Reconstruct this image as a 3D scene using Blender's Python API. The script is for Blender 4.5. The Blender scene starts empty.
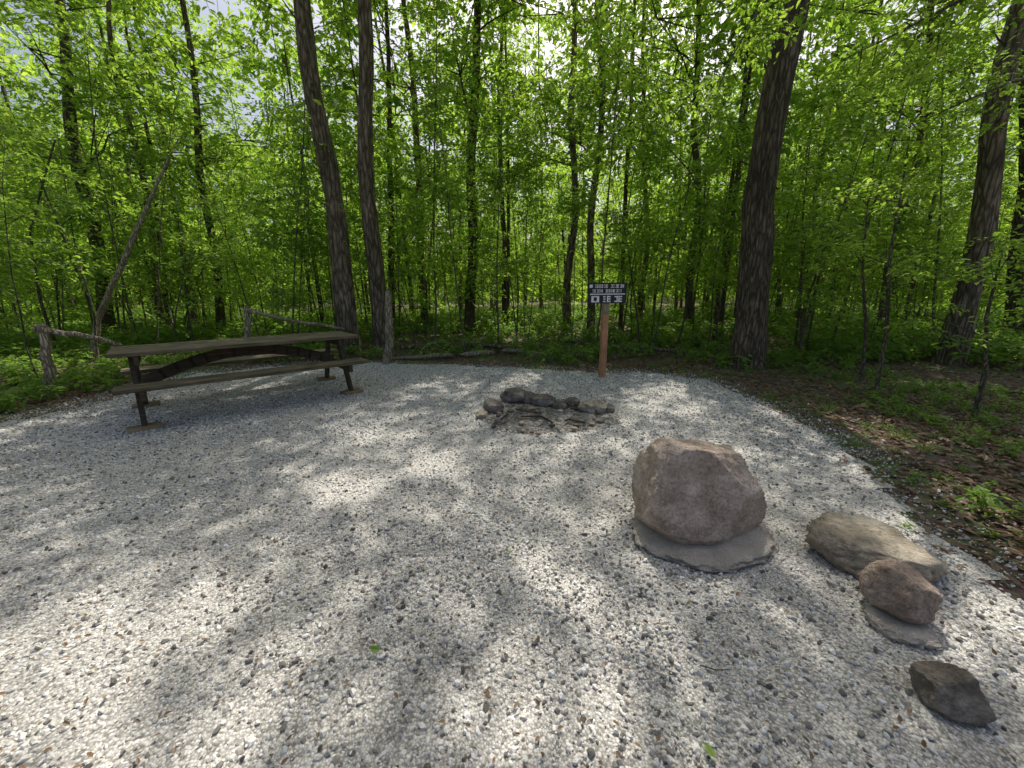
import bpy, bmesh, math, random
import numpy as np
from mathutils import Vector, Matrix, noise
random.seed(7); rng=np.random.default_rng(7)
scene=bpy.context.scene
F=385.0; TH=math.radians(14.0); H=1.5; ST,CT=math.sin(TH),math.cos(TH)
# ---------- survey helpers: convert measured directions to world positions
def ray(u,v):
    xc=(u-512)/F; yc=(384-v)/F
    return Vector((xc,CT+yc*ST,-ST+yc*CT))
def gnd(u,v,z=0.0):
    r=ray(u,v); s=(z-H)/r.z
    return Vector((r.x*s,r.y*s,z))
def at_y(u,v,y):
    r=ray(u,v); s=y/r.y
    return Vector((r.x*s,y,H+r.z*s))
# ---------- camera
cam=bpy.data.cameras.new("camera"); co=bpy.data.objects.new("camera",cam)
scene.collection.objects.link(co); scene.camera=co
co.location=(0,0,H); co.rotation_euler=(math.radians(90)-TH,0,0)
cam.sensor_width=36; cam.lens=F/1024*36; cam.clip_start=.05; cam.clip_end=1000
# ---------- light
EL=math.radians(58); AZ=math.radians(16)
SUN=Vector((math.sin(AZ)*math.cos(EL),math.cos(AZ)*math.cos(EL),math.sin(EL)))
w=bpy.data.worlds.new("World"); scene.world=w; w.use_nodes=True
nt=w.node_tree; bg=nt.nodes["Background"]; sky=nt.nodes.new("ShaderNodeTexSky")
sky.sky_type='NISHITA'; sky.sun_disc=False; sky.sun_elevation=EL; sky.sun_rotation=AZ
sky.air_density=1.0; sky.dust_density=6.0; sky.ozone_density=0.3
nt.links.new(sky.outputs[0],bg.inputs[0]); bg.inputs[1].default_value=0.15
sl=bpy.data.lights.new("sun",'SUN'); sl.energy=5; sl.angle=math.radians(.5); sl.color=(1,.95,.87)
so=bpy.data.objects.new("sun",sl); scene.collection.objects.link(so)
so.rotation_euler=SUN.to_track_quat('Z','Y').to_euler(); so.location=(0,0,30)
scene.view_settings.view_transform='Standard'; scene.view_settings.look='None'; scene.view_settings.exposure=0
# ---------- material helpers
def mat(name):
    m=bpy.data.materials.new(name); m.use_nodes=True; nt=m.node_tree
    return m,nt,nt.nodes,nt.links,nt.nodes["Principled BSDF"]
def ramp(N,stops,interp='LINEAR'):
    r=N.new("ShaderNodeValToRGB"); r.color_ramp.interpolation=interp
    e=r.color_ramp.elements
    while len(e)<len(stops): e.new(.5)
    for i,(p,c) in enumerate(stops): e[i].position=p; e[i].color=(*c,1)
    return r
def nz(N,L,vec,scale,detail=4,rough=.55):
    n=N.new("ShaderNodeTexNoise"); n.inputs["Scale"].default_value=scale; n.inputs["Detail"].default_value=detail
    n.inputs["Roughness"].default_value=rough
    if vec is not None: L.new(vec,n.inputs["Vector"])
    return n
def mixc(N,L,a,b,f,mode='MIX'):
    m=N.new("ShaderNodeMix"); m.data_type='RGBA'; m.blend_type=mode
    for s,x in ((0,f),(6,a),(7,b)):
        if hasattr(x,'links'): L.new(x,m.inputs[s])
        elif s==0: m.inputs[0].default_value=x
        else: m.inputs[s].default_value=(*x,1)
    return m.outputs[2]
def bump(N,L,h,st,dist,P):
    b=N.new("ShaderNodeBump"); b.inputs["Strength"].default_value=st; b.inputs["Distance"].default_value=dist
    L.new(h,b.inputs["Height"]); L.new(b.outputs[0],P.inputs["Normal"])
def leafmat(name,cols,trans,tfac=.5):
    m,nt,N,L,P=mat(name)
    geo=N.new("ShaderNodeNewGeometry"); nn=nz(N,L,geo.outputs["Position"],.45,1)
    add=N.new("ShaderNodeMath"); add.operation='ADD'; L.new(geo.outputs["Random Per Island"],add.inputs[0]); L.new(nn.outputs[0],add.inputs[1])
    h=N.new("ShaderNodeMath"); h.operation='MULTIPLY'; h.inputs[1].default_value=.5; L.new(add.outputs[0],h.inputs[0])
    r=ramp(N,[(.1+.8*i/(len(cols)-1),c) for i,c in enumerate(cols)]); L.new(h.outputs[0],r.inputs[0])
    L.new(r.outputs[0],P.inputs["Base Color"]); P.inputs["Roughness"].default_value=.5
    P.inputs["Specular IOR Level"].default_value=.35
    t=N.new("ShaderNodeBsdfTranslucent")
    L.new(mixc(N,L,r.outputs[0],trans,1.0,'MULTIPLY'),t.inputs[0])
    mx=N.new("ShaderNodeMixShader"); mx.inputs[0].default_value=tfac
    L.new(P.outputs[0],mx.inputs[1]); L.new(t.outputs[0],mx.inputs[2]); L.new(mx.outputs[0],N["Material Output"].inputs[0])
    return m
LEAF=leafmat("leaf_green",[(.095,.185,.026),(.175,.30,.038),(.255,.385,.056),(.37,.47,.09)],(2.0,1.93,1.4),.55)
COVER=leafmat("ground_plant_green",[(.10,.18,.03),(.17,.28,.045),(.24,.36,.07)],(1.9,1.9,1.2),.45)
GRASS=leafmat("grass_green",[(.10,.16,.035),(.16,.24,.06),(.24,.27,.1)],(1.5,1.6,.9),.3)
DEAD=leafmat("dead_leaf",[(.09,.055,.03),(.20,.13,.075),(.33,.235,.15)],(1.2,1,.8),.15)
def barkmat(name,dark,mid,light,sc=1.0):
    m,nt,N,L,P=mat(name)
    tc=N.new("ShaderNodeTexCoord"); mp=N.new("ShaderNodeMapping"); mp.inputs["Scale"].default_value=(9*sc,9*sc,1.6*sc)
    L.new(tc.outputs["Object"],mp.inputs[0])
    n=nz(N,L,mp.outputs[0],2.2,8,.65); v=N.new("ShaderNodeTexVoronoi"); v.feature='DISTANCE_TO_EDGE'; v.inputs["Scale"].default_value=2.9
    nn=nz(N,L,mp.outputs[0],1.2,5); L.new(mixc(N,L,mp.outputs[0],nn.outputs["Color"],.5),v.inputs["Vector"])
    vr=ramp(N,[(0,(0,0,0)),(.22,(1,1,1))]); L.new(v.outputs["Distance"],vr.inputs[0])
    c=ramp(N,[(.3,dark),(.52,mid),(.72,light)]); L.new(n.outputs[0],c.inputs[0])
    big=nz(N,L,tc.outputs["Object"],1.1,5,.7); br=ramp(N,[(.35,(.6,.63,.5)),(.65,(1.2,1.15,1.08))]); L.new(big.outputs[0],br.inputs[0])
    c2=mixc(N,L,c.outputs[0],br.outputs[0],1.0,'MULTIPLY')
    c3=mixc(N,L,mixc(N,L,c2,(.35,.33,.3),1.0,'MULTIPLY'),c2,vr.outputs[0])
    L.new(c3,P.inputs["Base Color"]); P.inputs["Roughness"].default_value=.95
    ad=N.new("ShaderNodeMath"); ad.operation='ADD'; L.new(n.outputs[0],ad.inputs[0]); L.new(vr.outputs[0],ad.inputs[1])
    bump(N,L,ad.outputs[0],.9,.03,P); return m
BARK=barkmat("bark",(.12,.09,.062),(.27,.22,.165),(.46,.39,.31))
BARK2=barkmat("bark_dark",(.08,.062,.045),(.18,.145,.108),(.32,.27,.21),1.3)
TWIG=barkmat("bark_sapling",(.13,.115,.08),(.26,.23,.17),(.40,.36,.28),3)
PALE=barkmat("deadwood",(.42,.34,.25),(.66,.57,.45),(.78,.70,.58),2.5)
# ---------- mesh helpers
def mesh_np(name,verts,faces,mats,midx=None,smooth=False):
    me=bpy.data.meshes.new(name); verts=np.asarray(verts,dtype=np.float32)
    k=faces.shape[1]
    me.vertices.add(len(verts)); me.vertices.foreach_set("co",verts.ravel())
    me.loops.add(faces.size); me.loops.foreach_set("vertex_index",faces.astype(np.int32).ravel())
    me.polygons.add(len(faces)); me.polygons.foreach_set("loop_start",np.arange(0,faces.size,k,dtype=np.int32))
    me.polygons.foreach_set("loop_total",np.full(len(faces),k,dtype=np.int32))
    for m in mats: me.materials.append(m)
    if midx is not None: me.polygons.foreach_set("material_index",np.asarray(midx,dtype=np.int32))
    me.polygons.foreach_set("use_smooth",np.full(len(faces),smooth))
    me.update(calc_edges=True); return me
def obj(name,me,parent=None):
    o=bpy.data.objects.new(name,me); scene.collection.objects.link(o)
    if parent: o.parent=parent
    return o
LT=np.array([(0,0,0),(-.26,.28,.07),(-.2,.66,.05),(0,1,-.1),(.2,.66,.05),(.26,.28,.07)],dtype=np.float64)
def leaves(pos,yaw,tilt,roll,size):
    n=len(pos); V=np.repeat(LT[None],n,0)*size[:,None,None]
    cr,sr=np.cos(roll)[:,None],np.sin(roll)[:,None]
    x=V[:,:,0]*cr+V[:,:,2]*sr; z=-V[:,:,0]*sr+V[:,:,2]*cr; y=V[:,:,1]
    ct,s_=np.cos(tilt)[:,None],np.sin(tilt)[:,None]
    y2=y*ct-z*s_; z2=y*s_+z*ct
    cy,sy=np.cos(yaw)[:,None],np.sin(yaw)[:,None]
    W=np.stack([x*cy-y2*sy,x*sy+y2*cy,z2],-1)+pos[:,None,:]
    b=(np.arange(n)*6)[:,None]
    f=np.concatenate([b+np.array([0,3,2,1]),b+np.array([0,5,4,3])],0)
    return W.reshape(-1,3),f
class Tubes:
    def __init__(s): s.v=[];s.f=[];s.m=[]
    def add(s,pts,rad,sides=8,mi=0,rough=0.0,flare=0.0):
        base=len(s.v); pts=[Vector(p) for p in pts]; n=len(pts)
        for i,p in enumerate(pts):
            d=(pts[min(i+1,n-1)]-pts[max(i-1,0)]).normalized()
            a=Vector((1,0,0)) if abs(d.x)<.9 else Vector((0,1,0))
            x=d.cross(a).normalized(); y=d.cross(x)
            for k in range(sides):
                t=2*math.pi*k/sides; dr=x*math.cos(t)+y*math.sin(t); r=rad[i]
                if rough: r*=1+rough*noise.noise(Vector((dr.x*1.6,dr.y*1.6,p.z*.9))+p*.15)*1.6+rough*.5*noise.noise(Vector((dr.x*5,dr.y*5,p.z*2)))
                if flare and i<4: r*=1+flare*(1-i/4)**2*(1+.6*math.cos(t*4+p.x))
                s.v.append(p+dr*r)
        for i in range(n-1):
            for k in range(sides):
                a=base+i*sides+k; b=base+i*sides+(k+1)%sides
                s.f.append((a,b,b+sides,a+sides)); s.m.append(mi)
        # caps
        for e in (0,n-1):
            c=len(s.v); s.v.append(pts[e])
            for k in range(0,sides):
                a=base+e*sides+k; b=base+e*sides+(k+1)%sides
                s.f.append((a,b,c,c)); s.m.append(mi)
    def mesh(s,name,mats,smooth=True):
        me=bpy.data.meshes.new(name)
        me.from_pydata([tuple(v) for v in s.v],[],[tuple(dict.fromkeys(f)) for f in s.f])
        for m in mats: me.materials.append(m)
        me.polygons.foreach_set("material_index",s.m); me.polygons.foreach_set("use_smooth",[smooth]*len(s.f)); me.update(); return me
def instancer(name,child_me,pl,parent):
    """instance child on small quads. pl: list of (x,y,z,scale,yaw,tiltx,tilty)"""
    pl=np.asarray(pl); n=len(pl)
    if n==0: return
    q=np.array([(-.5,-.5,0),(.5,-.5,0),(.5,.5,0),(-.5,.5,0)])
    V=np.repeat(q[None],n,0)*pl[:,3][:,None,None]
    V[:,:,2]+=V[:,:,0]*pl[:,5][:,None]+V[:,:,1]*pl[:,6][:,None]
    c,s_=np.cos(pl[:,4])[:,None],np.sin(pl[:,4])[:,None]
    W=np.stack([V[:,:,0]*c-V[:,:,1]*s_,V[:,:,0]*s_+V[:,:,1]*c,V[:,:,2]],-1)+pl[:,None,:3]
    me=mesh_np(name,W.reshape(-1,3),np.arange(n*4).reshape(n,4),[])
    o=obj(name,me,parent); o.instance_type='FACES'; o.use_instance_faces_scale=True
    o.show_instancer_for_render=False; o.show_instancer_for_viewport=False
    ch=obj(name+"_unit",child_me,o); return o
sun_gaps=[(350,493,.15),(335,480,.10),(365,437,.14),(430,462,.14),(440,470,.08),(580,592,.09),(545,572,.06),(22,662,.26),(60,705,.14),(195,606,.12),(225,612,.07),(165,640,.08),(280,665,.10),(100,738,.08),(480,708,.09),(515,733,.07),(620,745,.11),(650,752,.07),(225,748,.08),(975,628,.18),(1010,650,.15),(860,425,.35),(900,440,.3),(640,405,.2),(700,412,.18),(60,372,.9),(110,365,.5),(675,393,.22),(790,455,.15),(835,462,.14),(960,500,.14),(1000,530,.16),(30,425,.2),(760,520,.06),(900,520,.08),(430,385,.14),(520,382,.14),(565,445,.07),(735,455,.11),(300,470,.08),(405,436,.08),(615,445,.08),(590,530,.05),(655,392,.15)]  # chosen sun patches on the ground; leaves shading them are left out
gp=[(gnd(u,v),r) for u,v,r in sun_gaps]; GPX=np.array([(p.x,p.y,r_) for p,r_ in gp])
def lit(e,sc):
    """True when a spray at e would shade a chosen sun patch under the canopy"""
    k=e[2]/SUN.z; x=e[0]-SUN.x*k; y=e[1]-SUN.y*k
    return bool((np.hypot(GPX[:,0]-x,GPX[:,1]-y)<GPX[:,2]+.4*sc).any())
def bake(name,units,pls,parent):
    """join many placed copies of the unit meshes (V,F,midx,mats) into one mesh"""
    VV=[];FF=[];MM=[];off=0
    for (V,Fc,mi,mats),pl in zip(units,pls):
        if not len(pl): continue
        pl=np.asarray(pl,dtype=np.float64); n=len(pl)
        W=V[None]*pl[:,3][:,None,None]
        z=W[:,:,2]+W[:,:,0]*pl[:,5][:,None]+W[:,:,1]*pl[:,6][:,None]
        c,s_=np.cos(pl[:,4])[:,None],np.sin(pl[:,4])[:,None]
        X=np.stack([W[:,:,0]*c-W[:,:,1]*s_,W[:,:,0]*s_+W[:,:,1]*c,z],-1)+pl[:,None,:3]
        VV.append(X.reshape(-1,3)); FF.append((Fc[None]+(np.arange(n)*len(V))[:,None,None]).reshape(-1,4)+off); MM.append(np.tile(mi,n)); off+=n*len(V)
    if VV: return obj(name,mesh_np(name,np.concatenate(VV),np.concatenate(FF),units[0][3],np.concatenate(MM)),parent)
# ---------- leaf spray cluster variants (radius about .7 m)
def cluster(seed,nb=8,nl=13,R=.7,ls=.125,flat=.35,leafm=LEAF):
    r=np.random.default_rng(seed); tb=Tubes(); P=[];Y=[]
    for b in range(nb):
        a=r.uniform(0,6.28); ln=R*r.uniform(.6,1.1); st=np.array([r.normal(0,.12),r.normal(0,.12),r.normal(0,.15)])
        el=r.normal(0,flat)
        d=np.array([math.cos(a)*math.cos(el),math.sin(a)*math.cos(el),math.sin(el)])
        pts=[st+d*ln*t+np.array([0,0,-.18*t*t*ln]) for t in (0,1)]
        tb.add(pts,[.007,.002],3)
        for k in range(nl):
            t=r.uniform(.15,1.05); p=st+d*ln*t+np.array([0,0,-.18*t*t*ln])+r.normal(0,.05,3)
            P.append(p); Y.append(a-1.57+r.choice([-1,1])*r.uniform(.3,1.3))
    n=len(P); V,f=leaves(np.array(P),np.array(Y),r.normal(-.25,.4,n),r.normal(0,.45,n),r.uniform(.65,1.25,n)*ls)
    tv=np.array([tuple(v) for v in tb.v]); tf=np.array([x for x in tb.f if len(set(x))==4])
    return (np.concatenate([V,tv]),np.concatenate([f,tf+len(V)]),np.array([0]*len(f)+[1]*len(tf)),[leafm,TWIG])
CL=[cluster(100+i) for i in range(8)]
CLF=[cluster(200+i,nb=10,nl=10,R=.85,ls=.165,flat=.5) for i in range(8)]
CLD=[cluster(220+i,nb=12,nl=9,R=.85,ls=.20,flat=.7) for i in range(4)]
# ---------- ground regions
GP=[(0,425),(60,410),(112,398),(150,384),(205,373),(280,366),(350,362),(430,364),(520,368),(600,372),(650,372),(705,379),(750,398),(800,423),(840,446),(880,476),(930,522),(975,566),(1024,603)]
poly=[gnd(*p).xy for p in GP]+[Vector(p) for p in [(2.95,.8),(3.3,-1),(3.4,-5),(-10,-5),(-10,1.5),(-8,3.1)]]
PX=np.array([p.x for p in poly]); PY=np.array([p.y for p in poly])
def sd(x,y):
    """signed distance to gravel outline, negative inside"""
    inside=False; best=1e9; n=len(PX)
    for i in range(n):
        j=(i+1)%n; ax,ay,bx,by=PX[i],PY[i],PX[j],PY[j]
        if (ay>y)!=(by>y) and x<(bx-ax)*(y-ay)/(by-ay)+ax: inside=not inside
        dx,dy=bx-ax,by-ay; t=max(0,min(1,((x-ax)*dx+(y-ay)*dy)/(dx*dx+dy*dy)))
        d=math.hypot(x-ax-t*dx,y-ay-t*dy)
        if d<best: best=d
    return -best if inside else best
def terrain(x,y):
    d=math.hypot(x,y-3)
    k=max(0,min(1,(sd(x,y)-.6)/4)) if d<25 else 1
    return k*(.12*noise.noise(Vector((x*.35,y*.35,0)))+.5*noise.noise(Vector((x*.05,y*.05,3)))*min(1,max(0,d-8)/15))
# ground sheet: graded grid
def axis(a,b,fine):
    xs=list(np.arange(-18,18.01,fine)); e=18
    while e<260: e*=1.12; xs=[-e]+xs+[e]
    return np.array(xs)
xs=axis(0,0,.3); ys=axis(0,0,.3)+8
vv=[(x,y,terrain(x,y)) for y in ys for x in xs]; nx=len(xs)
ff=np.array([(j*nx+i,j*nx+i+1,(j+1)*nx+i+1,(j+1)*nx+i) for j in range(len(ys)-1) for i in range(nx-1)])
m,nt,N,L,P=mat("forest_floor")
geo=N.new("ShaderNodeNewGeometry"); pos=geo.outputs["Position"]
n1=nz(N,L,pos,9,8,.7); c1=ramp(N,[(.3,(.06,.044,.03)),(.5,(.18,.13,.085)),(.68,(.33,.255,.175))]); L.new(n1.outputs[0],c1.inputs[0])
v=N.new("ShaderNodeTexVoronoi"); v.inputs["Scale"].default_value=16; L.new(pos,v.inputs["Vector"])
c1b=mixc(N,L,c1.outputs[0],mixc(N,L,c1.outputs[0],v.outputs["Color"],1.0,'MULTIPLY'),.5)
n2=nz(N,L,pos,1.1,6,.65); g=ramp(N,[(.48,(0,0,0)),(.60,(1,1,1))]); L.new(n2.outputs[0],g.inputs[0])
n3=nz(N,L,pos,25,4,.7); gc=ramp(N,[(.35,(.05,.08,.02)),(.65,(.15,.22,.055))]); L.new(n3.outputs[0],gc.inputs[0])
L.new(mixc(N,L,c1b,gc.outputs[0],g.outputs[0]),P.inputs["Base Color"]); P.inputs["Roughness"].default_value=.95
n4=nz(N,L,pos,30,6,.7); bump(N,L,n4.outputs[0],.9,.05,P)
obj("ground",mesh_np("ground",np.array(vv),ff,[m],smooth=True))
# gravel material
def gravelmat(name,stone):
    m,nt,N,L,P=mat(name); geo=N.new("ShaderNodeNewGeometry"); pos=geo.outputs["Position"]
    stops=[(0,(.11,.105,.095)),(.12,(.27,.26,.24)),(.3,(.55,.53,.495)),(.6,(.75,.73,.69)),(.92,(.90,.885,.85)),(1,(.66,.57,.48))]
    if stone:
        r=ramp(N,stops); L.new(geo.outputs["Random Per Island"],r.inputs[0]); c=r.outputs[0]
        n=nz(N,L,pos,90,3); cc=ramp(N,[(.3,(.74,.74,.74)),(.7,(1.06,1.06,1.06))]); L.new(n.outputs[0],cc.inputs[0]); c=mixc(N,L,c,cc.outputs[0],1.0,'MULTIPLY')
        bump(N,L,n.outputs[0],.35,.004,P)
    else:
        v=N.new("ShaderNodeTexVoronoi"); v.inputs["Scale"].default_value=100; L.new(pos,v.inputs["Vector"])
        sp=N.new("ShaderNodeSeparateColor"); L.new(v.outputs["Color"],sp.inputs[0]); r=ramp(N,[(0,(.25,.24,.22)),(.3,(.50,.485,.455)),(1,(.78,.76,.725))]); L.new(sp.outputs[0],r.inputs[0])
        dr=ramp(N,[(.3,(1,1,1)),(.7,(.55,.54,.52))]); L.new(v.outputs["Distance"],dr.inputs[0])
        c=mixc(N,L,r.outputs[0],dr.outputs[0],1.0,'MULTIPLY'); bump(N,L,v.outputs["Distance"],.5,-.01,P)
    b=nz(N,L,pos,.9,5,.6); br=ramp(N,[(.3,(.80,.795,.775)),(.6,(1.0,.99,.97))]); L.new(b.outputs[0],br.inputs[0])
    L.new(mixc(N,L,c,br.outputs[0],1.0,'MULTIPLY'),P.inputs["Base Color"]); P.inputs["Roughness"].default_value=.85; return m
GB=gravelmat("gravel_bed",False); GS=gravelmat("gravel_stone",True)
# gravel bed sheet
xs=np.arange(-10,4.2,.16); ys=np.arange(-5,8.6,.16); idx={}; V=[];Fc=[]
def gv(i,j):
    if (i,j) not in idx: idx[(i,j)]=len(V); V.append((xs[i],ys[j],.006))
    return idx[(i,j)]
for i in range(len(xs)-1):
    for j in range(len(ys)-1):
        x,y=xs[i]+.08,ys[j]+.08
        if sd(x,y)<-.05+.14*noise.noise(Vector((x*2.2,y*2.2,0))): Fc.append((gv(i,j),gv(i+1,j),gv(i+1,j+1),gv(i,j+1)))
gravel=obj("gravel_clearing",mesh_np("gravel_clearing",np.array(V),np.array(Fc),[GB]))
# pebble patches
bm=bmesh.new(); bmesh.ops.create_icosphere(bm,subdivisions=1,radius=1); IV=np.array([v.co[:] for v in bm.verts]); IF=np.array([[v.index for v in f.verts] for f in bm.faces]); bm.free()
def patch(name,seed,n,R,smin,smax):
    r=np.random.default_rng(seed); Vs=[];Fs=[]
    for k in range(n):
        a=r.uniform(0,6.28); rr=R*math.sqrt(r.uniform(0,1)); s=smin+(smax-smin)*r.uniform(0,1)**2.0
        V=IV*r.uniform(.66,1.2,(12,1))*np.array([1,r.uniform(.55,.9),r.uniform(.4,.75)])*s
        q=r.normal(size=4); q/=np.linalg.norm(q); q[1]*=.6;q[2]*=.6; q/=np.linalg.norm(q)
        w_,x,y,z=q; Rm=np.array([[1-2*(y*y+z*z),2*(x*y-z*w_),2*(x*z+y*w_)],[2*(x*y+z*w_),1-2*(x*x+z*z),2*(y*z-x*w_)],[2*(x*z-y*w_),2*(y*z+x*w_),1-2*(x*x+y*y)]])
        V=V@Rm.T+np.array([rr*math.cos(a),rr*math.sin(a),.006+r.uniform(-.35,.45)*s]); Fs.append(IF+len(Vs)*12); Vs.append(V)
    return mesh_np(name,np.concatenate(Vs),np.concatenate(Fs),[GS])
PT=[patch("gravel_patch_%d"%i,300+i,400,.34,.0055,.0185) for i in range(6)]
pl=[[] for _ in PT]; FC=gnd(547,414)
for x in np.arange(-9.5,4,.38):
    for y in np.arange(-1.2,8.6,.38):
        X,Y=x+random.uniform(-.09,.09),y+random.uniform(-.09,.09)
        if abs(X)>1.5*Y+3.5 or math.hypot((X-FC.x)/1.1,Y-FC.y)<.45: continue
        if sd(X,Y)<-.2+.12*noise.noise(Vector((X*2,Y*2,5))): pl[random.randrange(6)].append((X,Y,-.001-.0055*noise.noise(Vector((X*.9,Y*.9,7))),1,random.uniform(0,6.28),0,0))
# loose stones strewn round the border
SP=patch("gravel_stray",350,22,.4,.006,.018)
st=[]
for k in range(300):
    i=random.randrange(len(GP)-1); a=poly[i]; b=poly[i+1]; p=a.lerp(b,random.random())
    st.append((p.x+random.gauss(0,.12),p.y+random.gauss(0,.12),0.0,1,random.uniform(0,6.28),0,0))
for k in range(9): st.append((FC.x+random.gauss(0,.3),FC.y+random.gauss(0,.3),.014,1,random.uniform(0,6),0,0))
for i,me in enumerate(PT): instancer("gravel_stones_%d"%i,me,pl[i],gravel)
instancer("gravel_stray_stones",SP,st,gravel)
# ---------- canopy leaves added mostly out of view, shaped to dapple the clearing with shade
gx,gy=np.meshgrid(np.arange(-11,8,.42),np.arange(-2.5,9.5,.42)); cx=gx.ravel()+rng.uniform(-.2,.2,gx.size); cy=gy.ravel()+rng.uniform(-.2,.2,gx.size); NC=len(cx); hz=rng.uniform(12,19,NC)
per=42; C=np.stack([cx,cy],1).repeat(per,0); hh=hz.repeat(per)
a=rng.uniform(0,6.28,NC*per); rr=.75*np.sqrt(rng.uniform(0,1,NC*per)); G=C+np.stack([rr*np.cos(a),rr*np.sin(a)],1)
hh=hh+rng.normal(0,.3,NC*per)
keep=rng.uniform(0,1,len(G))<np.clip(1.0-(G[:,1]-2.0)*.13,.45,1)
for p,r in gp:
    dx=G[:,0]-p.x; dy=G[:,1]-p.y; an=np.arctan2(dy,dx)
    rad=r*(1+.35*np.sin(an*3+p.x*7)+.25*np.sin(an*5+p.y*9))*1.15+.06; keep&=~(dx*dx+(dy*1.0)**2<rad**2)
G=G[keep];hh=hh[keep]; S=np.array(SUN)/SUN.z
Pc=np.stack([G[:,0]+S[0]*hh,G[:,1]+S[1]*hh,hh],1)
n=len(Pc); V,f=leaves(Pc,rng.uniform(0,6.28,n),rng.normal(-.2,.35,n),rng.normal(0,.4,n),rng.uniform(.11,.16,n))
shade_canopy_me=mesh_np("shade_canopy",V,f,[LEAF])
# ---------- trees
def big_tree(name,base,upper,w_px,barkm,extra_h=13,crown=26,seed=0,flare=.35,lo=6.0,reach=3.5):
    r=random.Random(seed); b=gnd(*base); b.z=terrain(b.x,b.y)-.1
    depth=b.y*CT+H*ST; rad=w_px/F*depth/2
    up=at_y(upper[0],upper[1],b.y); d=(up-b); d=d/d.z
    tb=Tubes(); n=26; pts=[];rads=[]
    wob=Vector((r.uniform(-9,9),r.uniform(-9,9),0))
    for i in range(n):
        t=(i/(n-1))**1.25; z=t*extra_h
        o=Vector((noise.noise(wob+Vector((0,0,z*.3))),noise.noise(wob+Vector((5,0,z*.3))),0))*.32*min(1,z/3)
        pts.append(b+d*z+o); rads.append(rad*(1.08-.75*t))
    tb.add(pts,rads,20,0,.13,flare)
    pl=[[] for _ in CL]
    for k in range(8):
        h=r.uniform(lo,extra_h*.95); i=min(n-2,int((h/extra_h)**(1/1.25)*(n-1))); p0=pts[i]
        a=r.uniform(0,6.28); ln=r.uniform(.55,1)*reach; dr=Vector((math.cos(a),math.sin(a),r.uniform(.15,.8)))
        q=[p0+dr*ln*t+Vector((r.gauss(0,.12),r.gauss(0,.12),-.3*t*t)) for t in (0,.25,.5,.75,1)]
        r0=rads[i]*.3; tb.add(q,[r0,r0*.8,r0*.6,r0*.4,r0*.2],7)
        for s in range(crown//6):
            e=q[r.randrange(1,5)]+Vector((r.gauss(0,.8),r.gauss(0,.8),r.gauss(.1,.5)))
            sc=r.uniform(.9,1.5)
            if lit(e,sc): continue
            tb.add([q[r.randrange(1,4)],e],[.02,.008],4)
            pl[r.randrange(8)].append((e.x,e.y,e.z,sc,r.uniform(0,6.28),r.gauss(0,.2),r.gauss(0,.2)))
    # shed twigs / stubs on the trunk
    for k in range(4):
        i=r.randrange(5,16); a=r.uniform(0,6.28); p0=pts[i]; dr=Vector((math.cos(a),math.sin(a),.3)); ln=rads[i]+r.uniform(.1,.6)
        tb.add([p0,p0+dr*ln*.6,p0+dr*ln+Vector((0,0,.05))],[.025,.015,.006],5)
    o=obj(name,tb.mesh(name,[barkm]))
    bake("crown",CL,pl,o)
    return o
T=[((350,352),(297,0),18,BARK,15),((383,350),(357,0),15,BARK,15),((745,367),(793,0),26,BARK2,15),((950,366),(1020,45),18,BARK,15),
   ((1012,346),(1024,200),13,BARK2,13),((470,334),(473,60),10,BARK2,14),((425,330),(408,50),7,BARK,14),((567,334),(572,90),7,BARK,14),
   ((590,338),(600,30),7,BARK,14),((689,333),(696,150),7,BARK2,13),((110,336),(88,200),11,BARK2,13),((222,334),(200,150),7,BARK2,13),
   ((165,336),(140,170),6,BARK,12),((880,340),(915,120),7,BARK,12),((505,328),(503,120),5,BARK2,13),((640,328),(646,120),5,BARK,13),((392,330),(388,140),6,BARK2,13)]
trees=[]
for i,(b,u,wp,bk,h) in enumerate(T):
    trees.append(big_tree("deciduous_tree",b,u,wp,bk,h,26,50+i,.35 if wp>15 else .2, lo=7.5 if i<4 else 5.0, reach=4 if i<4 else 2.8))
obj("added_shade_leaves",shade_canopy_me,trees[0])  # added leaf layer for dappled shade, parented to the first tree
# ---------- background forest + saplings
ft=Tubes(); fpl=[[] for _ in CLF]; dpl=[[] for _ in CLD]; spl=[[] for _ in CL]; r=random.Random(5)
def ok(x,y,mg): return sd(x,y)>mg
cnt=0
while cnt<190:
    y=r.uniform(11,42)**1.0; x=r.uniform(-1.5*y-4,1.5*y+4)
    if y<16 and r.random()<.3: continue
    cnt+=1; z0=terrain(x,y)-.1; rad=r.uniform(.03,.10); h=r.uniform(9,18.5); ln=Vector((r.gauss(0,.05),r.gauss(0,.05),1))
    pts=[Vector((x,y,z0))+ln*(h*t)+Vector((noise.noise(Vector((x,y,t*3))),noise.noise(Vector((y,x,t*3))),0))*.35*t for t in (0,.12,.25,.4,.55,.7,.85,1)]
    ft.add(pts,[rad*k for k in (1.15,1,.93,.85,.7,.55,.4,.2)],8,r.randrange(2))
    lo=.22+.12*r.random()
    for k in range(15):
        t=r.uniform(lo,1.02); c=pts[0].lerp(pts[-1],t); R=2.5*(1-abs(t-.6)*.8)
        e=(c.x+r.gauss(0,R*.55),c.y+r.gauss(0,R*.55),c.z+r.gauss(0,.5)); sc=r.uniform(.95,1.6)
        if y<22 and lit(e,sc): continue
        fpl[r.randrange(8)].append((*e,sc,r.uniform(0,6.28),r.gauss(0,.25),r.gauss(0,.25)))
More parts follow.
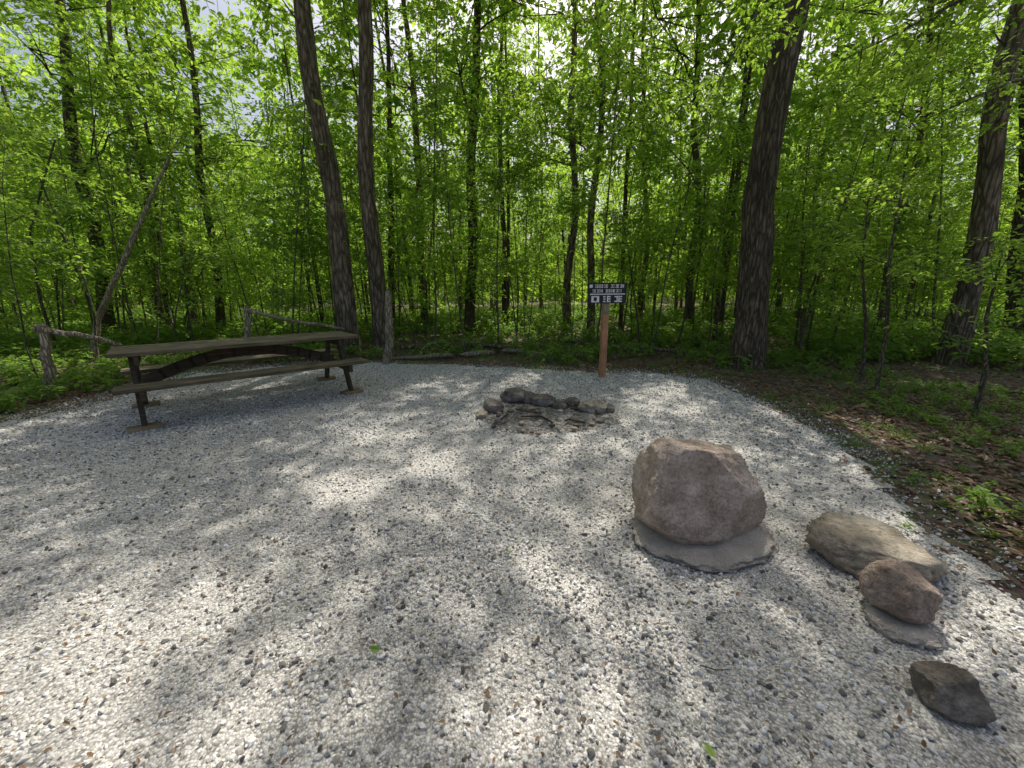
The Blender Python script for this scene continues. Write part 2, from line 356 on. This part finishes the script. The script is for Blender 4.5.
# shrub layer further in
for k in range(460):
    y=r.uniform(14,46); x=r.uniform(-1.5*y-4,1.5*y+4)
    fpl[r.randrange(8)].append((x,y,terrain(x,y)+r.uniform(.3,3.6),r.uniform(.8,1.4),r.uniform(0,6.28),r.gauss(0,.35),r.gauss(0,.35)))
# far belt of woods
for k in range(1350):
    a=r.uniform(-1.12,1.12); d=r.uniform(43,75); z=abs(r.gauss(0,1))*9*(1 if r.random()<.62 else .35)
    dpl[r.randrange(4)].append((math.sin(a)*d,math.cos(a)*d,.3+z,r.uniform(2.0,3.2),r.uniform(0,6.28),r.gauss(0,.5),r.gauss(0,.5)))
forest=obj("forest_trees",ft.mesh("forest_trees",[BARK,BARK2]))
bake("forest_crowns",CLF,fpl,forest); bake("distant_foliage",CLD,dpl,forest)
sp=Tubes(); cnt=0
while cnt<310:
    y=r.uniform(3,22); x=r.uniform(-1.5*y-2,1.5*y+2)
    mg=1.2 if x<3 else 2.0
    if not ok(x,y,mg): continue
    if x>2.5 and y<8.2 : continue
    cnt+=1; z0=terrain(x,y)-.05; rad=r.uniform(.008,.028); h=r.uniform(2.2,8); lx,ly=r.gauss(0,.10),r.gauss(0,.08); bx,by=r.gauss(0,.35),r.gauss(0,.35)
    pts=[Vector((x+lx*h*t+bx*t*t+.08*noise.noise(Vector((x*3,t*4,0))),y+ly*h*t+by*t*t,z0+h*t)) for t in (0,.15,.3,.45,.6,.8,1)]
    sp.add(pts,[rad*k for k in (1.2,1,.9,.8,.65,.45,.2)],6)
    for k in range(int(h*1.6)+2):
        t=r.uniform(.22,1)**.8; i=min(5,int(t*6)); c=pts[i].lerp(pts[i+1],r.random())
        a=r.uniform(0,6.28); ln=r.uniform(.2,1.1); e=c+Vector((math.cos(a)*ln,math.sin(a)*ln,r.uniform(.0,.5)*ln))
        sc=r.uniform(.55,1.05)
        if lit(e,sc): continue
        sp.add([c,c.lerp(e,.5)+Vector((0,0,.04)),e],[rad*.4,rad*.3,.003],4)
        spl[r.randrange(8)].append((e.x,e.y,e.z,sc,r.uniform(0,6.28),r.gauss(0,.2),r.gauss(0,.2)))
# a few thin bare stems standing in the right-hand clearing edge
for (u,v_,u2,v2) in [(876,392,905,170),(862,382,868,200),(975,415,1000,260),(795,352,812,120)]:
    b=gnd(u,v_); tp=at_y(u2,v2,b.y); sp.add([b-Vector((0,0,.05)),b.lerp(tp,.3)+Vector((.04,0,0)),b.lerp(tp,.65)-Vector((.05,0,0)),tp],[.028,.024,.018,.008],7)
    for k in range(6):
        c=b.lerp(tp,r.uniform(.45,1)); e=c+Vector((r.gauss(0,.35),r.gauss(0,.35),r.uniform(0,.3))); sp.add([c,e],[.008,.004],4)
        spl[r.randrange(8)].append((e.x,e.y,e.z,r.uniform(.4,.7),r.uniform(0,6.28),0,0))
thick=obj("sapling_thicket",sp.mesh("sapling_thicket",[TWIG]))
bake("sapling_leaves",CL,spl,thick)
# ---------- near overhanging branches (upper right)
ob=Tubes(); opl=[[] for _ in CL]
for (u0,v0,u1,v1,yy,k_) in [(1180,-60,840,60,5.4,14),(1150,60,910,130,6.2,8),(800,-40,715,95,6.6,8),(1100,-80,930,20,5,9)]:
    A=at_y(u0,v0,yy); B=at_y(u1,v1,yy)
    pts=[A.lerp(B,t)+Vector((0,0,.25*math.sin(t*3.1)))+Vector((0,r.gauss(0,.05),r.gauss(0,.04))) for t in (0,.2,.4,.6,.8,1)]
    ob.add(pts,[.035,.03,.024,.018,.012,.005],6)
    for k in range(k_):
        t=r.uniform(.1,1); c=A.lerp(B,t)+Vector((0,0,.25*math.sin(t*3.1))); e=c+Vector((r.gauss(0,.35),r.gauss(0,.4),r.gauss(-.08,.18)))
        ob.add([c,e],[.008,.004],4)
        opl[r.randrange(8)].append((e.x,e.y,e.z,r.uniform(.45,.75),r.uniform(0,6.28),r.gauss(0,.2),r.gauss(0,.2)))
oo=obj("overhanging_branch",ob.mesh("overhanging_branch",[TWIG]),trees[3])
bake("branch_leaves",CL,opl,trees[3])
# ---------- ground cover plants, grass, litter
def plant(seed,nst=7,hh=.28,m=COVER):
    q=np.random.default_rng(seed); P_=[];Y=[];Tt=[]
    for s in range(nst):
        a=q.uniform(0,6.28); rr=q.uniform(0,.18); h=hh*q.uniform(.3,1.1)
        for k in range(5):
            P_.append((rr*math.cos(a),rr*math.sin(a),h*q.uniform(.6,1))); Y.append(q.uniform(0,6.28)); Tt.append(q.normal(-.1,.35))
    n=len(P_); V,f=leaves(np.array(P_),np.array(Y),np.array(Tt),q.normal(0,.3,n),q.uniform(.05,.10,n)); return (V,f,np.zeros(len(f),int),[m])
def tuft(seed):
    q=np.random.default_rng(seed); n=30; a=q.uniform(0,6.28,n); rr=q.uniform(0,.08,n); P_=np.stack([rr*np.cos(a),rr*np.sin(a),np.zeros(n)],1)
    V,f=leaves(P_,a-1.57+q.normal(0,.5,n),q.uniform(.7,1.4,n),q.normal(0,.2,n),q.uniform(.08,.2,n))
    Vr=V.reshape(n,6,3); mid=(Vr[:,0:1]+(Vr[:,3:4]-Vr[:,0:1])*np.array([0,.3,.66,1,.66,.3])[None,:,None]); Vr=mid+(Vr-mid)*.16
    return (Vr.reshape(-1,3),f,np.zeros(len(f),int),[GRASS])
def litter(seed,n=40,R=.5,s0=.03,s1=.08):
    q=np.random.default_rng(seed); a=q.uniform(0,6.28,n); rr=R*np.sqrt(q.uniform(0,1,n)); P_=np.stack([rr*np.cos(a),rr*np.sin(a),q.uniform(.005,.02,n)],1)
    V,f=leaves(P_,q.uniform(0,6.28,n),q.normal(0,.25,n),q.normal(0,.35,n),q.uniform(s0,s1,n)); return (V,f,np.zeros(len(f),int),[DEAD])
PLN=[plant(400+i,hh=.18+.06*i) for i in range(4)]; TF=[tuft(420+i) for i in range(3)]; LI=[litter(430+i) for i in range(3)]
pp=[[],[],[],[]]; tt=[[],[],[]]; li=[[],[],[]]
k=0
while k<6500:
    y=r.uniform(1,26)**1.0; x=r.uniform(-1.5*y-2,1.5*y+2); s=sd(x,y)
    if s<.25: continue
    near=(x>2 and y<6.8)
    dn=noise.noise(Vector((x*.45,y*.45,9)))+(.0 if s<1.2 else .3)+(.25 if x<-3 else 0)-((.25 if s<2.2 else .2) if near else 0)
    if dn<r.uniform(-.1,.3): 
        k+=.2; continue
    k+=1; sc=r.uniform(.6,1.3)*(1.6 if s>4 and not near else .55 if near else 1)
    pp[r.randrange(4)].append((x,y,terrain(x,y),sc,r.uniform(0,6.28),0,0))
    if near: pp[r.randrange(4)].append((x+r.gauss(0,.2),y+r.gauss(0,.2),terrain(x,y)-.02,sc*.7,r.uniform(0,6.28),0,0))
for k in range(1800):
    y=r.uniform(.5,12); x=r.uniform(-1.5*y-2,1.5*y+2); s=sd(x,y)
    if s<.1: continue
    if noise.noise(Vector((x*.8,y*.8,2)))<r.uniform(-.15,.35): continue
    tt[r.randrange(3)].append((x,y,terrain(x,y),r.uniform(.35,.8),r.uniform(0,6.28),0,0))
for k in range(2500):
    y=r.uniform(0,13); x=r.uniform(-1.5*y-2,1.5*y+2); s=sd(x,y)
    if s<.3: continue
    li[r.randrange(3)].append((x,y,terrain(x,y),1,r.uniform(0,6.28),0,0))
uc=bpy.data.objects.new("undergrowth",None); scene.collection.objects.link(uc)
bake("ground_plants",PLN,pp,uc)
bake("grass",TF,tt,None)
ll=bpy.data.objects.new("leaf_litter",None); scene.collection.objects.link(ll)
bake("dead_leaves",LI,li,ll)
LG=litter(460,9,.5,.010,.032); dl=[]
for k in range(480):
    y=r.uniform(-.5,8); x=r.uniform(-1.4*y-2,min(3,1.4*y+2))
    if sd(x,y)<-.05: dl.append((x,y,.013,1,r.uniform(0,6.28),0,0))
bake("gravel_leaf_debris",[LG],[dl],ll)
gl=np.array([list(gnd(513,553,.03)),list(gnd(380,650,.03)),list(gnd(715,758,.03))])
V,f=leaves(gl,np.array([1.2,1.5,.3]),np.array([.1,.2,0]),np.array([.3,-.2,.1]),np.array([.05,.05,.05])); obj("fallen_green_leaves",mesh_np("fallen_green_leaves",V,f,[COVER]))
# twigs on the floor
tw=Tubes()
for k in range(220):
    y=r.uniform(1,13); x=r.uniform(-1.4*y-2,1.4*y+2); s=sd(x,y)
    if s<.1 and r.random()<.85: continue
    a=r.uniform(0,6.28); ln=r.uniform(.15,1.1) if s>.1 else r.uniform(.05,.14); z=terrain(x,y)+.02
    tw.add([(x,y,z),(x+math.cos(a)*ln*.5,y+math.sin(a)*ln*.5,z+.03*(s>.1)),(x+math.cos(a+.2)*ln,y+math.sin(a+.2)*ln,z)],[.008,.007,.003] if s>.1 else [.0025,.0025,.0015],5)
obj("fallen_twigs",tw.mesh("fallen_twigs",[TWIG]))
# ---------- fallen logs, snags
def stick(name,pts,rads,m=PALE,sides=10,rough=.15):
    tb=Tubes(); P0=[Vector(p) for p in pts]; Q=[];R=[]
    for i in range(len(P0)-1):
        for t in (0,.25,.5,.75):
            Q.append(P0[i].lerp(P0[i+1],t)+Vector((r.gauss(0,1),r.gauss(0,1),r.gauss(0,1)))*rads[i]*.25); R.append(rads[i]*(1-t)+rads[i+1]*t)
    Q.append(P0[-1]);R.append(rads[-1]); tb.add(Q,R,sides,0,rough); return obj(name,tb.mesh(name,[m]))
def gz(u,v,dz=0): p=gnd(u,v); p.z=dz; return p
stick("fallen_log",[gz(392,361,.06),gz(450,359,.07),gz(505,354,.08),gz(560,357,.05)],[.03,.055,.06,.03],PALE)
stick("fallen_log",[gz(400,352,.1),gz(470,350,.14),gz(530,353,.1)],[.05,.06,.03],BARK)
stick("fallen_log",[gz(560,348,.2),gz(620,352,.1),gz(700,356,.08)],[.04,.05,.03],BARK)
stick("fallen_log",[gz(250,352,.1),gz(300,347,.1),gz(345,344,.1)],[.04,.06,.04],BARK)
b=gnd(389,363); stick("dead_stump",[b-Vector((0,0,.1)),at_y(389,330,b.y),at_y(388,291,b.y)],[.1,.08,.05])
b=gnd(52,393); stick("dead_stump",[b-Vector((0,0,.1)),at_y(46,360,b.y),at_y(42,325,b.y)],[.07,.06,.05])
b2=at_y(34,328,b.y); stick("dead_branch",[b2,at_y(75,334,b.y+.2),at_y(122,346,b.y+.4)],[.045,.04,.025])
b=gnd(92,362); stick("leaning_dead_tree",[b-Vector((0,0,.1)),at_y(96,320,b.y),at_y(128,250,b.y+.1),at_y(150,200,b.y+.3),at_y(178,140,b.y+.5)],[.07,.055,.045,.035,.012])
b=gnd(248,362); stick("dead_stump",[b,at_y(248,335,b.y),at_y(246,307,b.y)],[.07,.06,.045])
stick("dead_branch",[at_y(248,311,b.y),at_y(290,320,b.y),at_y(345,329,b.y+.3)],[.04,.035,.02])
b=gnd(60,356); stick("dead_sapling",[b,at_y(40,300,b.y),at_y(30,230,b.y),at_y(55,140,b.y)],[.03,.03,.02,.015],TWIG)
# ---------- box based objects
def boxes(name,items,mats,bev=.006):
    """items: (center, dims, rot3x3, mat index)"""
    bm=bmesh.new()
    for c,d,R,mi in items:
        M=Matrix.Translation(c)@R.to_4x4()@Matrix.Diagonal((*d,1))
        g=bmesh.ops.create_cube(bm,size=1,matrix=M)
        for f in {f for v in g['verts'] for f in v.link_faces}: f.material_index=mi
    if bev: bmesh.ops.bevel(bm,geom=list(bm.edges),offset=bev,segments=2,affect='EDGES',profile=.6)
    me=bpy.data.meshes.new(name); bm.to_mesh(me); bm.free()
    for m in mats: me.materials.append(m)
    return me
def woodmat(name,a,b,c,ax=0):
    m,nt,N,L,P=mat(name); tc=N.new("ShaderNodeTexCoord"); mp=N.new("ShaderNodeMapping"); sc=[22,22,22]; sc[ax]=1.2; mp.inputs["Scale"].default_value=sc
    L.new(tc.outputs["Object"],mp.inputs[0]); n=nz(N,L,mp.outputs[0],2.5,7,.65); cr=ramp(N,[(.3,a),(.52,b),(.72,c)]); L.new(n.outputs[0],cr.inputs[0])
    big=nz(N,L,tc.outputs["Object"],3,4); br=ramp(N,[(.35,(.6,.65,.5)),(.65,(1.1,1.05,1))]); L.new(big.outputs[0],br.inputs[0])
    L.new(mixc(N,L,cr.outputs[0],br.outputs[0],1.0,'MULTIPLY'),P.inputs["Base Color"]); P.inputs["Roughness"].default_value=.8; bump(N,L,n.outputs[0],.5,.006,P); return m
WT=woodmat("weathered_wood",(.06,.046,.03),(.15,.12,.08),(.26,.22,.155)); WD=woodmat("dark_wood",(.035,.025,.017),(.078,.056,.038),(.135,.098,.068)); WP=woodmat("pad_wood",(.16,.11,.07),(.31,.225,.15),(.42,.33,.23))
# picnic table, local frame: x along, y back
pt=bpy.data.objects.new("picnic_table",None); scene.collection.objects.link(pt)
pt.location=(-4.13,3.86,0); pt.rotation_euler=(0,0,math.atan2(.67,.742)); pt.scale=(1.02,1.02,1.02)
I=Matrix.Identity(3); Lx=2.54; mx=1.27
def part(n,items,m): return obj(n,boxes(n,items,[m]),pt)
part("table_top",[((mx,.16+.149*k,.795+random.uniform(-.003,.003)),(Lx+random.uniform(-.02,.02),.138,.042),I,0) for k in range(5)],WT)
part("front_seat",[((mx,-.16+.149*k,.47),(Lx,.138,.042),I,0) for k in range(2)],WT)
part("rear_seat",[((mx,1.06+.149*k,.47),(Lx,.138,.042),I,0) for k in range(2)],WT)
def beam(a,b,wd,th,side=(1,0,0)):
    a=Vector(a);b=Vector(b); d=(b-a); z=d.normalized(); x=Vector(side); y=z.cross(x).normalized(); x=y.cross(z)
    return ((a+b)/2,(th,wd,d.length),Matrix((x,y,z)).transposed(),0)
for k,x0 in enumerate((.16,2.34)):
    s=1 if k==0 else -1
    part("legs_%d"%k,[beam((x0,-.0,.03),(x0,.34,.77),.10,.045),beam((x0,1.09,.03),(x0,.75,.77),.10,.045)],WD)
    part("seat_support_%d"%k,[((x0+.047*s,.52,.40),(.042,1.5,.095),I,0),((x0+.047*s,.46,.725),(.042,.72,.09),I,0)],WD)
    part("foot_pads_%d"%k,[((x0,-.02,.025),(.28,.16,.045),Matrix.Rotation(.1,3,'Z'),0),((x0,1.1,.025),(.26,.14,.045),Matrix.Rotation(-.1,3,'Z'),0)],WP)
def arch(x0,x1,z0,z1,name):
    it=[];n=7
    for i in range(n):
        t0,t1=i/n,(i+1)/n; f=lambda t:(x0+(x1-x0)*t,.46,z0+(z1-z0)*math.sin(t*1.57))
        it.append(beam(f(t0),f(t1+.04),.13,.04,(0,1,0)))
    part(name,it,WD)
arch(.22,1.22,.44,.69,"brace_left"); arch(2.28,1.27,.44,.69,"brace_right")
# ---------- sign
sg=bpy.data.objects.new("campsite_sign",None); scene.collection.objects.link(sg); b=gnd(602,377); sg.location=b; sg.rotation_euler=(0,math.radians(-.5),math.radians(4))
def flat(name,c,rgh=.6):
    m,nt,N,L,P=mat(name); tc=N.new("ShaderNodeTexCoord"); n=nz(N,L,tc.outputs["Object"],9,5,.6); r_=ramp(N,[(.3,tuple(x*.8 for x in c)),(.7,tuple(min(1,x*1.1) for x in c))]); L.new(n.outputs[0],r_.inputs[0]); L.new(r_.outputs[0],P.inputs["Base Color"]); P.inputs["Roughness"].default_value=rgh; return m
POST=woodmat("red_post_wood",(.34,.15,.085),(.55,.27,.165),(.65,.37,.25),2); POST2=woodmat("grey_post_wood",(.15,.12,.09),(.28,.23,.18),(.4,.34,.27),2)
BLK=flat("sign_black",(.018,.018,.022)); WHT=flat("sign_white",(.85,.85,.84))
obj("post",boxes("post",[((0,0,.5),(.10,.10,1.16),I,0)],[POST]),sg)
obj("post_upper",boxes("post_upper",[((0,.0,1.29),(.088,.088,.41),I,0)],[POST2]),sg)
obj("panel",boxes("panel",[((0,-.062,1.42),(.64,.022,.33),I,0)],[BLK],.004),sg)
it=[]; y0=-.0755
def glyph(x,z,w_,h_,mi=0):
    s=random.randrange(4); t=h_*.2
    if s in(0,1): it.append(((x-w_*.35,y0,z),(w_*.25,.004,h_),I,mi))
    if s in(0,2): it.append(((x+w_*.3,y0,z),(w_*.25,.004,h_),I,mi))
    if s in(1,2,3): it.append(((x,y0-.0005,z+h_*.38),(w_*.5,.004,t),I,mi))
    if s in(1,3,0): it.append(((x+.001,y0-.001,z-.0),(w_*.4,.004,t),I,mi))
    if s in(2,3,1): it.append(((x,y0-.0005,z-h_*.38),(w_*.5,.004,t),I,mi))
for z,h_,w_,runs in ((1.53,.055,.038,[(-.2,6),(.06,6)]),(1.455,.05,.036,[(-.24,5),(-.03,8)]),(1.325,.10,.085,[(-.05,2),(.14,2)])):
    for x,n_ in runs:
        for k in range(n_): glyph(x+k*w_,z,w_,h_)
it.append(((0,y0,1.403),(.58,.004,.018),I,0)); it.append(((-.2,y0,1.325),(.13,.004,.10),I,0))
it.append(((-.2,y0-.004,1.325),(.05,.004,.06),I,1)); it.append(((-.275,y0,1.53),(.05,.004,.05),I,0))
obj("lettering",boxes("lettering",it,[WHT,BLK],0),sg)
# ---------- rocks
def rockmat(name,a,b,c,sp=60,spk=.5):
    m,nt,N,L,P=mat(name); tc=N.new("ShaderNodeTexCoord"); v_=tc.outputs["Object"]
    n=nz(N,L,v_,5,9,.68); cr=ramp(N,[(.32,a),(.5,b),(.66,c)]); L.new(n.outputs[0],cr.inputs[0])
    s=nz(N,L,v_,sp,4,.7); sr=ramp(N,[(.36,(.3,.28,.28)),(.5,(1,1,1)),(.66,(1.4,1.35,1.3))]); L.new(s.outputs[0],sr.inputs[0])
    cm=mixc(N,L,cr.outputs[0],sr.outputs[0],spk,'MULTIPLY')
    l=nz(N,L,v_,9,5,.7); lr=ramp(N,[(.58,(0,0,0)),(.66,(1,1,1))]); L.new(l.outputs[0],lr.inputs[0])
    lf=N.new("ShaderNodeMath"); lf.operation='MULTIPLY'; lf.inputs[1].default_value=.45; L.new(lr.outputs[0],lf.inputs[0])
    L.new(mixc(N,L,cm,tuple(x*1.25 for x in c),lf.outputs[0]),P.inputs["Base Color"]); P.inputs["Roughness"].default_value=.88
    ad=N.new("ShaderNodeMath"); ad.operation='ADD'; L.new(n.outputs[0],ad.inputs[0]); L.new(s.outputs[0],ad.inputs[1]); bump(N,L,ad.outputs[0],.9,.03,P); return m
def rock(name,loc,dims,cuts,m,rot=0,seed=0,amp=.07,sub=5,parent=None,zc=.45,rx=0):
    bm=bmesh.new(); bmesh.ops.create_icosphere(bm,subdivisions=sub,radius=1); o=Vector((seed*3.1,seed*1.7,0))
    for v in bm.verts:
        p=v.co.copy()
        for nrm,dd in cuts:
            q=Vector(nrm).normalized(); k=p.dot(q)-dd
            if k>0: p-=q*k*.97
        p*=1+amp*1.1*noise.noise(p*1.4+o)+amp*.5*noise.noise(p*3.5+o)+amp*.4*noise.noise(p*8+o)+amp*.25*noise.noise(p*19+o)
        v.co=Vector((p.x*dims[0]/2,p.y*dims[1]/2,p.z*dims[2]/2))
    me=bpy.data.meshes.new(name); bm.to_mesh(me); bm.free(); me.materials.append(m)
    for p in me.polygons: p.use_smooth=True
    ob_=obj(name,me,parent); ob_.location=(loc[0],loc[1],dims[2]*zc+loc[2]); ob_.rotation_euler=(rx,0,rot); return ob_
GRN=rockmat("pink_granite",(.34,.255,.195),(.56,.445,.355),(.72,.60,.50)); BRN=rockmat("brown_rock",(.20,.165,.12),(.36,.305,.23),(.50,.44,.345),30,.4)
RDR=rockmat("tan_rock",(.19,.14,.11),(.35,.265,.21),(.48,.385,.31),40,.4); DRK=rockmat("dark_rock",(.085,.07,.056),(.17,.145,.118),(.30,.26,.215),30,.4)
CON=rockmat("concrete",(.42,.37,.30),(.58,.51,.42),(.7,.63,.53),90,.3)
p=gnd(704,538)
rock("stone_base",(p.x,p.y+.02,0),(.85,.64,.11),[((0,0,1),.6)],CON,.1,4,.15,zc=.2)
rock("granite_boulder",(p.x-.01,p.y+.12,.02),(.87,.64,.71),[((-.25,-1,.35),.68),((-1,.1,.15),.78),((.2,.1,1),.74),((1,-.2,.55),.76),((0,0,-1),.72),((.6,-.8,-.1),.78),((.5,-.7,.7),.76)],GRN,.08,5,.09,sub=6,zc=.36)
p=gnd(872,568); rock("flat_rock",(p.x+.02,p.y+.05,0),(.60,.48,.30),[((0,-.1,1),.5),((-.4,-1,.5),.7),((1,0,.6),.8)],BRN,-.25,8,.16,zc=.28)
p=gnd(905,622); rock("round_rock",(p.x+.0,p.y+.05,.03),(.31,.29,.24),[((-.3,-1,.3),.72),((.4,-.5,1),.72),((1,.1,.2),.78),((-1,0,.5),.78),((.6,-1,-.1),.8)],RDR,.4,11,.10,zc=.42)
p=gnd(903,634); rock("flat_stone",(p.x,p.y+.02,0),(.24,.2,.08),[((0,0,1),.5)],CON,-.4,12,.16,zc=.3)
p=gnd(951,710); rock("dark_rock",(p.x,p.y+.02,0),(.215,.18,.18),[((.2,-1,.5),.62),((-.5,0,1),.66),((1,.2,.4),.7),((-1,-.3,.1),.75)],DRK,-.5,15,.14,zc=.36)
# ---------- fire ring
fr=bpy.data.objects.new("fire_ring",None); scene.collection.objects.link(fr)
m,nt,N,L,P=mat("ash_soil"); geo=N.new("ShaderNodeNewGeometry"); n=nz(N,L,geo.outputs["Position"],26,7,.8); cr=ramp(N,[(.38,(.045,.04,.035)),(.5,(.20,.185,.165)),(.62,(.50,.475,.44))]); L.new(n.outputs[0],cr.inputs[0]); L.new(cr.outputs[0],P.inputs["Base Color"]); P.inputs["Roughness"].default_value=1; bump(N,L,n.outputs[0],1,.04,P)
c=gnd(547,416); vs=[(c.x,c.y,.030)]; nn_=48
for ring in (.3,.6,.8,1):
    for i in range(nn_):
        a=2*math.pi*i/nn_; rr=.68*ring*(1+.25*noise.noise(Vector((math.cos(a)*1.5,math.sin(a)*1.5,4)))+(.14*noise.noise(Vector((math.cos(a)*6,math.sin(a)*6,4))))); vs.append((c.x+rr*1.15*math.cos(a),c.y+rr*math.sin(a),.030-.024*ring**3+.012*noise.noise(Vector((rr*9,a*5,0)))))
fs=[(0,1+i,1+(i+1)%nn_) for i in range(nn_)]
for k in range(3):
    for i in range(nn_): a_=1+k*nn_+i; b_=1+k*nn_+(i+1)%nn_; fs.append((a_,a_+nn_,b_+nn_,b_))
me=bpy.data.meshes.new("ash"); me.from_pydata(vs,[],fs); me.materials.append(m); obj("ash_bed",me,fr)
for i,(u,v_,w_,h_,ss) in enumerate([(515,402,.38,.22,1),(494,412,.30,.17,2),(543,406,.36,.18,3),(572,406,.22,.13,4),(594,412,.38,.16,5),(608,413,.18,.12,6),(529,404,.22,.2,7),(482,418,.18,.1,8),(560,410,.2,.13,9),(598,423,.14,.07,10),(500,424,.14,.07,11),(528,412,.2,.1,12)]):
    q=gnd(u,v_); rock("ring_stone_%d"%i,(q.x,q.y,0),(w_,w_*.75,h_),[((random.uniform(-.5,.5),-.4,1),.7),((random.uniform(-1,1),-1,.3),.72)],DRK if i not in (4,7) else BRN,random.uniform(-1,1),20+ss,.16,4,fr,.4)
for i in range(46):
    a=random.uniform(0,6.28); rr=.72*math.sqrt(random.random()); s=random.uniform(.03,.09)
    rock("ring_rubble_%d"%i,(c.x+rr*1.1*math.cos(a),c.y+rr*math.sin(a),.018),(s,s*.8,s*.6),[((0,0,1),.6)],DRK if i%3 else BRN,random.uniform(0,6),40+i,.15,2,fr,.4)
ch=Tubes()
for i in range(14):
    a=random.uniform(0,6.28); q=Vector((c.x+random.gauss(0,.28),c.y+random.gauss(0,.2),.05)); l=random.uniform(.1,.28); ch.add([q,q+Vector((math.cos(a)*l,math.sin(a)*l,.02))],[.014,.01],6)
obj("charred_sticks",ch.mesh("charred_sticks",[WD]),fr)
